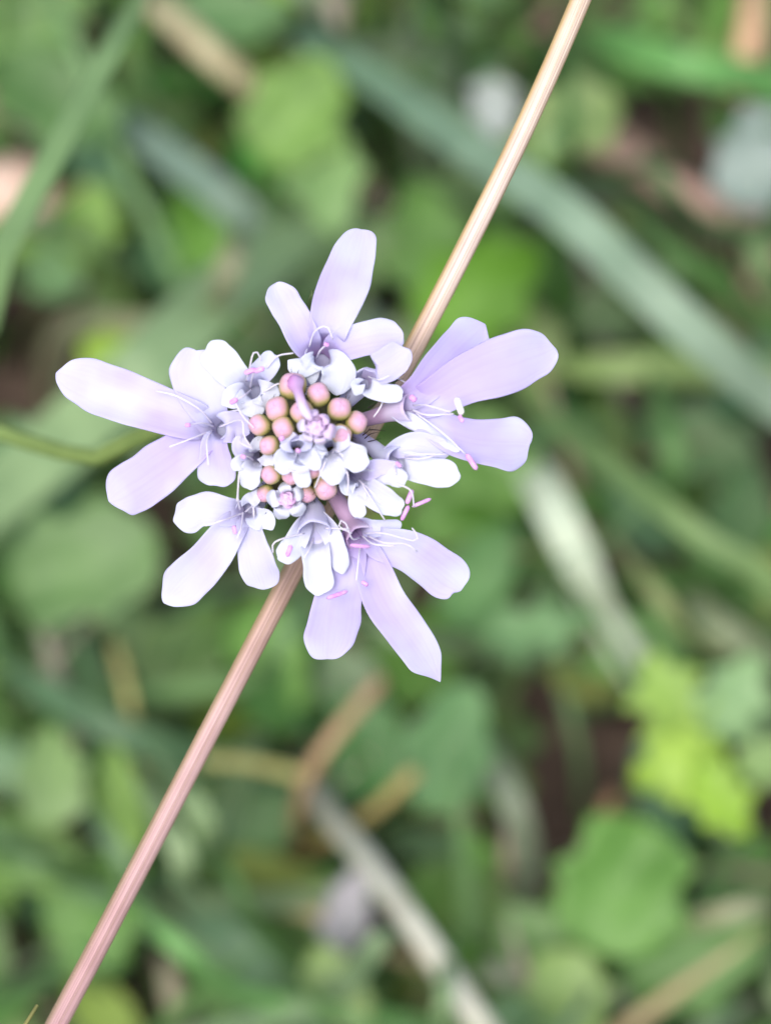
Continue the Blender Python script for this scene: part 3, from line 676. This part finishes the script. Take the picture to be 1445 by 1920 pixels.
blade('grass_blade', [(830, 1270, .04), (900, 1390, .055), (960, 1500, .06), (985, 1620, .05), (960, 1750, .03)], 52, (0.22, 0.27, 0.20), 'thin greyish blade arching beside the dark hollow', 'grass blade', tip=True)
blade('grass_blade', [(870, 30, .04), (830, 130, .05), (800, 240, .05), (820, 360, .03)], 70, (0.22, 0.32, 0.22), 'bluish grey blade standing left of the dry stalk', 'grass blade', tip=True)
blade('grass_blade', [(1440, 1690, .06), (1350, 1715, .06), (1250, 1735, .05), (1130, 1745, .03)], 34, (0.34, 0.42, 0.26), 'slender pale blade lying over the rounded low leaves', 'grass blade')
blade('grass_blade', [(905, 1820, .05), (1010, 1835, .05), (1130, 1860, .05), (1300, 1880, .035)], 40, (0.26, 0.34, 0.28), 'slender grey blade lying under the lowest green leaves', 'grass blade')
for i in range(64):
    x, y = RNG.uniform(-100, 1545), RNG.uniform(-100, 2000); an = math.radians(RNG.choice([38, 45, 55, 62, 118, 130, 80, 15]) + RNG.normal() * 8); ln = RNG.uniform(180, 380); h = RNG.uniform(.035, .095)
    if any((x - a_) ** 2 + (y - b_) ** 2 < 190 ** 2 for a_, b_ in ((1060, 1420), (1300, 1400), (40, 640))): continue
    dx, dy = math.cos(an) * ln / 2, math.sin(an) * ln / 2; bx_, by_ = RNG.normal() * 25, RNG.normal() * 25
    blade('grass_blade', [(x - dx, y - dy, h * .8), (x + bx_, y + by_, h), (x + dx, y + dy, h * .75)], RNG.uniform(20, 44), *[((0.13, 0.27, 0.10), 'slim mid-green grass blade low in the blurred undergrowth', 'grass blade', 'slim mid-green low blades'), ((0.20, 0.34, 0.18), 'slim soft green grass blade low in the blurred undergrowth', 'grass blade', 'slim soft green low blades'), ((0.26, 0.36, 0.24), 'slim pale grey-green grass blade low in the blurred undergrowth', 'grass blade', 'slim pale grey-green low blades'), ((0.16, 0.30, 0.16), 'slim blue-green grass blade low in the blurred undergrowth', 'grass blade', 'slim blue-green low blades'), ((0.09, 0.2, 0.06), 'slim dark green grass blade low in the blurred undergrowth', 'grass blade', 'slim dark green low blades')][i % 5], tip=True)
# small pointed leaf tip, sharp, in the lower corner
Qt = [G(-60, 2120, 0.06), P(-20, 2040, -10), P(20, 1965, -4), P(50, 1912, -2), P(71, 1884, -1.6)]
C_, L_ = spline(Qt, 24); hh = np.linspace(1, 0, 24) ** 0.8 * 22 * PX + 2e-6
me = petal_mesh(C_, hh, np.full(24, 0.7), [W] * 24, 0.02, 777, 7)
a = me.color_attributes.new('Col', 'FLOAT_COLOR', 'POINT'); cc = np.ones((len(me.vertices), 4))
for i in range(24): cc[i * 7:(i + 1) * 7, :3] = np.array((0.26, 0.38, 0.12)) * (1 - i / 23) ** .7 + np.array((0.42, 0.42, 0.18)) * (1 - (1 - i / 23) ** .7)
a.data.foreach_set('color', cc.ravel())
o = link('leaf_tip', me, LEAF); tag(o, 'sharp little green leaf with a yellowed point beside the dry stalk', 'leaf'); o.modifiers.new('t', 'SOLIDIFY').thickness = 0.15e-3
lower = G(-60, 2120, 0.06); 
C_, L_ = spline([lower, lower + np.array([-.004, -.004, -.03]), np.array([lower[0] - .006, lower[1] - .006, -.004])], 12)
link('stalk', tube_mesh('stalk', C_, np.full(12, 0.6e-3), 8, (0.2, 0.3, 0.1)), LEAF, o)

# straws
straw('dry_straw', [(560, 1440, .03), (620, 1530, .055), (690, 1615, .075), (800, 1770, .085), (900, 1920, .08), (960, 2020, .07)], 52, (0.55, 0.56, 0.43), 'pale beige straw slanting down from the forked twig', 'straw')
tw = empty('dry_twig', tuple(G(555, 1600, 0)), 'forked yellowish dry twig below the flower', 'twig')
for pts, wd in (([(715, 1275, .07), (650, 1350, .07), (585, 1440, .065), (560, 1520, .05), (548, 1610, .02)], 30), ([(775, 1450, .07), (700, 1520, .06), (620, 1570, .045), (552, 1605, .02)], 30), ([(380, 1425, .06), (470, 1432, .062), (560, 1452, .06), (590, 1450, .062)], 28)):
    straw('branch', pts, wd, (0.36, 0.31, 0.15), None, None, root=None, parent=tw)
straw('branch', [(548, 1606, .022), (545, 1620, .010), (545, 1632, -.006)], 44, (0.36, 0.31, 0.15), None, None, root=None, parent=tw)
straw('dry_straw', [(290, 10, .05), (350, 60, .055), (420, 125, .055), (500, 190, .045)], 58, (0.48, 0.37, 0.27), 'tan straw lying above the rounded upper leaf', 'straw')
straw('dead_stem', [(1110, 270, .03), (1210, 325, .04), (1320, 385, .04), (1480, 470, .035)], 70, (0.40, 0.29, 0.25), 'thick pinkish brown dead stem under the diagonal blade', 'stem')
straw('dead_stem', [(1140, 240, .025), (1260, 330, .03), (1370, 420, .03), (1490, 480, .02)], 40, (0.34, 0.22, 0.18), 'thinner brown dead stem lying against the thick pinkish one', 'stem')
straw('dry_straw', [(640, -40, .03), (615, 60, .04), (590, 150, .04), (580, 230, .02)], 66, (0.45, 0.34, 0.27), 'faded brownish straw standing over the rounded upper leaf', 'straw')
straw('dry_straw', [(1420, -60, .04), (1408, 40, .045), (1395, 130, .04), (1380, 210, .02)], 58, (0.54, 0.42, 0.26), 'yellowish straw above the pinkish dead stems', 'straw')
straw('dry_straw', [(60, 1080, .04), (90, 1200, .05), (120, 1320, .05), (130, 1440, .03)], 34, (0.30, 0.27, 0.20), 'grey-brown straw standing by the big left-hand leaf', 'straw')
straw('dry_straw', [(215, 1200, .05), (240, 1300, .055), (255, 1380, .05)], 24, (0.45, 0.36, 0.18), 'short thin yellow straw next to the dry stalk', 'straw')
straw('dry_straw', [(420, 1690, .04), (520, 1700, .045), (640, 1730, .045), (740, 1790, .03)], 30, (0.42, 0.36, 0.22), 'thin tan straw crossing below the forked twig', 'straw')
straw('dry_straw', [(965, 1480, .05), (955, 1600, .05), (940, 1720, .03)], 36, (0.28, 0.26, 0.2), 'upright greyish straw beside the dark hollow', 'straw')
straw('dry_straw', [(1150, 1490, .03), (1125, 1560, .035), (1105, 1640, .02)], 34, (0.46, 0.30, 0.2), 'orange-brown straw piece above the rounded low leaves', 'straw')
straw('dry_straw', [(310, 1800, .04), (325, 1870, .045), (318, 1960, .03)], 50, (0.30, 0.26, 0.18), 'dull brown straw at the foot of the dry stalk', 'straw')

# leaves: each on its own stalk
def leaf_mesh(c, ang, ln, wd, col, tiltx, tilty, shape='ovate', n=21, m=9, tipcol=None):
    """leaf blade centred at c (world); ang: direction of the tip in the picture; metres"""
    ca, sa = math.cos(ang), math.sin(ang)
    hu = nrm(U); hv = nrm(np.array([0, 1.0, 0.35]))
    d = hu * ca + hv * sa; sd_ = -hu * sa + hv * ca; up = nrm(np.cross(d, sd_))
    d = nrm(d + up * tiltx); sd_ = nrm(sd_ + up * tilty); up = np.cross(d, sd_)
    vs, cols = [], []
    ph = RNG.uniform(0, 6, 3); c0 = np.array(col); c1 = np.array(tipcol if tipcol else col)
    for i in range(n):
        s = i / (n - 1)
        if shape == 'round': h = math.sqrt(max(0, 1 - (2 * s - 1) ** 2)) * (1 + 0.08 * math.sin(9 * s + ph[0]))
        elif shape == 'heart': h = max(0, math.sin(math.pi * s ** 0.75)) ** 0.6
        elif shape == 'lobed': h = max(0.0, math.sin(math.pi * s ** 0.85)) ** 0.7 * (0.82 + 0.25 * math.cos(s * 6 * math.pi + 0.5))
        else: h = math.sin(math.pi * s ** 0.8) ** 0.8 if 0 < s < 1 else 0
        h = max(h, 0.02)
        for j in range(m):
            q = -1 + 2 * j / (m - 1); o_ = ph[0] if q > 0 else ph[2]; h_ = h * (1 + 0.13 * math.sin(17 * s + o_) + 0.06 * math.sin(31 * s + 2 * o_))
            z = 0.10 * wd * abs(q) - 0.10 * ln * (s - 0.4) ** 2 + 0.03 * wd * math.sin(5 * s + 3 * q + ph[1])
            vs.append(c + d * ln * (s - 0.5) + sd_ * q * h_ * wd / 2 + up * z); cols.append((c0 + (c1 - c0) * s) * (0.93 + 0.1 * (1 - abs(q))))
    return mesh('blade', vs, grid_faces(n, m), np.array(cols)), c - d * ln * 0.5
def add_stalk(parent, base, r=0.5e-3, col=(0.18, 0.28, 0.1), lean=0.02):
    th = RNG.uniform(0, 6.28); g = np.array([base[0] + math.cos(th) * lean, base[1] + abs(math.sin(th)) * lean, -0.006])
    C, L = spline([base, base * 0.55 + g * 0.45 + np.array([0, 0, base[2] * 0.12]), g], 10)
    return link('stalk', tube_mesh('stalk', C, np.linspace(r * 0.8, r, 10), 7, col), LEAF, parent)
def leaf(x, y, h, ang, ln, wd, col, label, group=None, shape='ovate', tx=0.0, ty=0.0, name='leaf', cat='leaf', tipcol=None):
    c = G(x, y, h); k = pxm(c)
    me, b = leaf_mesh(c, math.radians(ang), ln * k, wd * k, vary(col, 0.05), tx, ty, shape, tipcol=tipcol)
    e = empty(name, (b[0], b[1], 0), label, cat, group)
    o = link('blade', me, LEAF, e); o.modifiers.new('thickness', 'SOLIDIFY').thickness = 0.2e-3
    add_stalk(e, b); return e
# bright lime leaf of several leaflets
lm = empty('lime_leaf', tuple(G(1300, 1400, 0)), 'bright lime-green leaf of four lobed leaflets above the low green leaves', 'leaf')
for x, y, an, ln, wd, co in ((1255, 1310, 120, 190, 170, (0.30, 0.50, 0.12)), (1375, 1310, 60, 190, 160, (0.28, 0.48, 0.26)), (1270, 1435, 200, 190, 170, (0.32, 0.52, 0.09)), (1350, 1500, -60, 170, 140, (0.27, 0.48, 0.06)), (1440, 1430, 0, 130, 120, (0.26, 0.42, 0.18))):
    c = G(x, y, 0.075); k = pxm(c); me, b = leaf_mesh(c, math.radians(an), ln * k, wd * k, co, 0.05, RNG.normal() * 0.1, 'lobed')
    o = link('leaflet', me, LEAF, lm); o.modifiers.new('thickness', 'SOLIDIFY').thickness = 0.2e-3
add_stalk(lm, G(1325, 1400, 0.072), 0.6e-3)
leaf(1165, 1660, .065, 70, 270, 250, (0.13, 0.28, 0.07), 'large rounded green leaf below the lime leaf', shape='round', tx=0.1)
leaf(1020, 1775, .055, 140, 210, 160, (0.17, 0.32, 0.12), 'oval green leaf beside the large rounded one', shape='heart')
leaf(1060, 1885, .06, -90, 220, 160, (0.20, 0.37, 0.13), 'pale green leaf hanging under the oval one', shape='heart')
leaf(1300, 1790, .05, 20, 300, 210, (0.12, 0.27, 0.09), 'broad dull green leaf spreading under the slender pale blade')
leaf(1390, 1660, .04, 60, 230, 150, (0.09, 0.2, 0.06), 'shaded green leaf beneath the lime leaf')
leaf(160, 1060, .06, 200, 300, 230, (0.15, 0.31, 0.12), 'big rounded green leaf under the drooping left petals', shape='round', tx=-0.1)
leaf(60, 900, .05, 110, 260, 190, (0.15, 0.29, 0.15), 'blue-green leaf beneath the flower stem')
leaf(100, 1455, .07, 100, 190, 130, (0.19, 0.36, 0.13), 'pale green oval leaf left of the dry stalk', shape='heart')
leaf(225, 1500, .06, 100, 220, 110, (0.20, 0.38, 0.10), 'narrow fresh green leaf touching the dry stalk')
leaf(40, 1590, .055, 160, 240, 150, (0.16, 0.33, 0.09), 'fresh green leaf under the pale oval one')
leaf(190, 1700, .05, 60, 280, 180, (0.12, 0.27, 0.07), 'broad green leaf crossed by the dry stalk')
leaf(560, 210, .07, 60, 240, 190, (0.18, 0.34, 0.09), 'rounded yellow-green leaf above the flower', shape='heart', tx=0.1)
leaf(610, 340, .065, -80, 230, 150, (0.20, 0.36, 0.16), 'soft green leaf pointing down at the tallest petal')
leaf(390, 430, .05, 120, 210, 150, (0.10, 0.26, 0.04), 'saturated green leaf left of the tallest petal', shape='heart')
leaf(480, 620, .04, 20, 260, 150, (0.08, 0.2, 0.04), 'shaded green leaf behind the small white floret')
leaf(1075, 225, .075, 20, 190, 150, (0.24, 0.42, 0.16), 'light green rounded leaf right of the dry stalk', shape='round')
leaf(985, 300, .07, 200, 150, 110, (0.18, 0.36, 0.10), 'fresh green leaflet tucked under the dry stalk', shape='heart')
leaf(925, 205, .06, 90, 130, 90, (0.46, 0.56, 0.62), 'silvery white leaf beside the dry stalk', shape='round')
leaf(1420, 300, .06, 60, 220, 160, (0.34, 0.46, 0.46), 'silvery green leaf by the pinkish dead stems', shape='round')
leaf(900, 545, .06, 40, 280, 200, (0.12, 0.29, 0.03), 'saturated green leaf right behind the dry stalk', shape='heart')
leaf(800, 450, .05, 100, 240, 170, (0.15, 0.30, 0.09), 'mid-green leaf behind the dry stalk above the petals')
leaf(640, 470, .05, 10, 250, 170, (0.19, 0.34, 0.16), 'pale green leaf behind the tallest petal', shape='heart')
leaf(205, 655, .05, 40, 120, 80, LIME, 'tiny lime-green leaf above the longest left petal', shape='heart')
leaf(170, 420, .04, 80, 170, 120, (0.22, 0.38, 0.10), 'yellowish green leaf beside the pale pink stone', shape='heart')
leaf(100, 180, .06, 150, 300, 190, (0.09, 0.20, 0.07), 'broad blue-green leaf under the mid-green blade')
leaf(60, 50, .05, 30, 260, 160, (0.17, 0.33, 0.13), 'fresh green leaf crossed by the mid-green blade')
leaf(440, 30, .04, 0, 240, 130, (0.13, 0.27, 0.12), 'blue-green leaf under the tan straw')
leaf(920, 870, .06, -40, 260, 170, (0.15, 0.32, 0.09), 'green leaf below the lower right petal')
leaf(860, 960, .05, 200, 230, 150, (0.09, 0.22, 0.04), 'dark green leaf behind the magenta anthers')
leaf(1000, 1180, .06, 10, 230, 120, (0.15, 0.29, 0.14), 'blue-green leaf right of the pointed petal', shape='lobed')
leaf(900, 1080, .05, 60, 240, 140, (0.12, 0.27, 0.11), 'dull green leaf right of the notched petal')
leaf(840, 1400, .06, 70, 260, 170, (0.13, 0.28, 0.13), 'blue-green leaf near the pale beige straw', shape='heart')
leaf(690, 1400, .045, 120, 230, 170, (0.10, 0.25, 0.09), 'dark green leaf caught in the forked twig')
leaf(440, 1560, .04, 200, 260, 160, (0.08, 0.2, 0.07), 'deep green leaf between the dry stalk and the forked twig')
leaf(640, 1860, .06, -60, 200, 110, (0.26, 0.42, 0.16), 'pale green pointed leaf beside the beige straw')
leaf(650, 1710, .05, 75, 190, 90, (0.36, 0.40, 0.48), 'silvery grey leaf left of the beige straw')
leaf(480, 1840, .045, 150, 260, 160, (0.10, 0.24, 0.09), 'dark green leaf left of the silvery one')
leaf(510, 1230, .045, 100, 240, 130, (0.17, 0.34, 0.09), 'fresh green leaf right of the dry stalk', shape='heart')
leaf(350, 1230, .04, 60, 240, 150, (0.12, 0.26, 0.08), 'mid-green leaf left of the dry stalk, under the drooping petals')
leaf(1390, 960, .04, 80, 220, 130, (0.10, 0.19, 0.08), 'shaded leaf under the narrow green blade')
leaf(1180, 560, .04, 30, 250, 120, (0.12, 0.22, 0.11), 'dusky green leaf under the diagonal blade')
leaf(1320, 840, .04, -30, 270, 140, (0.13, 0.24, 0.12), 'blue-green leaf between two slanting blades')

# pale pink stone and dead leaf at the left
def stone(x, y, h, r, col, label, seed):
    rng = np.random.default_rng(seed); c = G(x, y, h); k = pxm(c); n, m = 12, 18; vs = []
    nz = rng.normal(size=(4, 3))
    for i in range(n):
        th = math.pi * i / (n - 1)
        for j in range(m):
            f = 2 * math.pi * j / m; d = np.array([math.sin(th) * math.cos(f), math.sin(th) * math.sin(f), math.cos(th) * 0.7])
            rr = 1 + sum(0.07 * math.sin(3 * (d @ q) + i_) for i_, q in enumerate(nz)); vs.append(np.array([c[0], c[1], 0]) + d * rr * r * k + np.array([0, 0, h]))
    o = link('stone', mesh('stone', vs, grid_faces(n, m, True), col), DRY); tag(o, label, 'stone')
stone(15, 375, .03, 95, (0.62, 0.46, 0.40), 'pale pink stone lying behind the mid-green blade', 1)
stone(100, 415, .02, 50, (0.55, 0.42, 0.35), 'smaller tan stone beside the pale pink one', 2)
stone(1400, 970, .006, 50, (0.36, 0.33, 0.36), 'grey stone under the narrow green blade', 3)

# ------------------------------------------------------------------ undergrowth mass
DARK = [(1060, 1400, 110), (1050, 1470, 90), (320, 960, 60), (30, 690, 90), (60, 620, 80), (1210, 250, 90), (1250, 390, 80), (1210, 1060, 80), (800, 1130, 60), (1400, 900, 60), (1390, 1850, 50), (760, 1760, 60), (620, 1000, 40)]
def in_dark(p, extra=0):
    x, y = to_px(p); return any((x - a) ** 2 + (y - b) ** 2 < (r + extra) ** 2 for a, b, r in DARK)
PAL = [(0.11, 0.24, 0.07), (0.14, 0.27, 0.13), (0.09, 0.2, 0.05), (0.18, 0.33, 0.11), (0.16, 0.28, 0.16), (0.07, 0.17, 0.05), (0.2, 0.34, 0.09)]
def leaf_mass():
    vs, fs, cs = [], [], []
    def put(p, col, ln, wd):
        th = RNG.uniform(0, 6.28); d = np.array([math.cos(th), math.sin(th), RNG.normal() * 0.35]); d = nrm(d)
        up = nrm(np.array([RNG.normal() * 0.3, RNG.normal() * 0.3 - 0.15, 1])); s_ = nrm(np.cross(up, d)); up = np.cross(d, s_)
        k = len(vs)
        prof = [(0, .03), (.15, .6), (.4, 1), (.65, .92), (.87, .5), (1, .03)]
        for s, h in prof:
            for q in (-1, 0, 1): vs.append(p + d * ln * (s - .5) + s_ * q * h * wd / 2 + up * (abs(q) * wd * .1 - .25 * ln * (s - .4) ** 2)); cs.append(np.array(col) * (0.95 if q else 1.05))
        for i in range(5):
            for j in range(2): fs.append((k + i * 3 + j, k + i * 3 + j + 1, k + i * 3 + 4 + j, k + i * 3 + 3 + j))
    for i in range(15000):
        near = i < 1500
        p = np.array([RNG.uniform(-.17, .17), RNG.uniform(-.03, .33), RNG.uniform(.004, .045)]) if near else np.array([RNG.uniform(-.6, .6), RNG.uniform(-.45, .72), RNG.uniform(.004, .05)])
        if abs(p[0]) < .2 and in_dark(p, 10): continue
        if not near and abs(p[0]) < .17 and -.03 < p[1] < .33: continue
        put(p, vary(PAL[RNG.integers(len(PAL))], .12), RNG.uniform(.009, .02), RNG.uniform(.006, .013))
    o = link('ground_cover', mesh('ground_cover', vs, fs, np.array(cs)), LEAF); tag(o, 'low mixed green ground cover leaves hiding the soil', 'ground cover', None, 'stuff')
leaf_mass()
def grass_mass(name, count, pal, label, hmax, mat, wid, flat):
    vs, fs, cs = [], [], []
    for i in range(count):
        near = i < (900 if not flat else 310)
        p = np.array([RNG.uniform(-.18, .18), RNG.uniform(-.04, .34), 0]) if near else np.array([RNG.uniform(-.6, .6), RNG.uniform(-.4, .75), 0])
        p[2] = -.003
        th = RNG.uniform(0, 6.28); L = RNG.uniform(.4, 1) * hmax; lean = RNG.uniform(.25, 1.1) if not flat else RNG.uniform(1.2, 1.5); w = RNG.uniform(.7, 1.3) * wid
        d = np.array([math.cos(th), math.sin(th), 0]); s_ = np.array([-d[1], d[0], 0]); c = vary(pal[RNG.integers(len(pal))], .12); k = len(vs); q = p.copy(); n = 7; a = lean * 0.4; pts = []
        if flat: q = q + np.array([0, 0, RNG.uniform(.003, .03)])
        for j in range(n):
            pts.append(q.copy()); q = q + (d * math.sin(a) + np.array([0, 0, math.cos(a)])) * L / (n - 1); a += lean * 1.1 / (n - 1) if not flat else 0.03
        if near and any(in_dark(z) for z in pts): continue
        if not near and abs(p[0]) < .2 and -.06 < p[1] < .36: continue
        if max(z[2] for z in pts) > 0.13: continue
        for j in range(n):
            h = w / 2 * (1 - (j / (n - 1)) ** 2.5) + 5e-5
            vs.append(pts[j] - s_ * h + np.array([0, 0, h * .3])); vs.append(pts[j]); vs.append(pts[j] + s_ * h + np.array([0, 0, h * .3])); cs.extend([c] * 3)
        for j in range(n - 1):
            for m in (0, 1): fs.append((k + j * 3 + m, k + j * 3 + m + 1, k + j * 3 + 4 + m, k + j * 3 + 3 + m))
    o = link(name, mesh(name, vs, fs, np.array(cs)), mat); tag(o, label, 'grass', None, 'stuff')
grass_mass('grass', 5200, [(0.12, .26, .08), (.16, .30, .14), (.2, .32, .16), (.10, .21, .07)], 'short tangled green grass growing among the leaves', .085, LEAF, .0032, False)
grass_mass('dry_litter', 1800, [(.40, .31, .2), (.3, .22, .15), (.46, .38, .28), (.33, .25, .2)], 'flattened dry straw litter on the soil', .06, DRY, .0026, True)
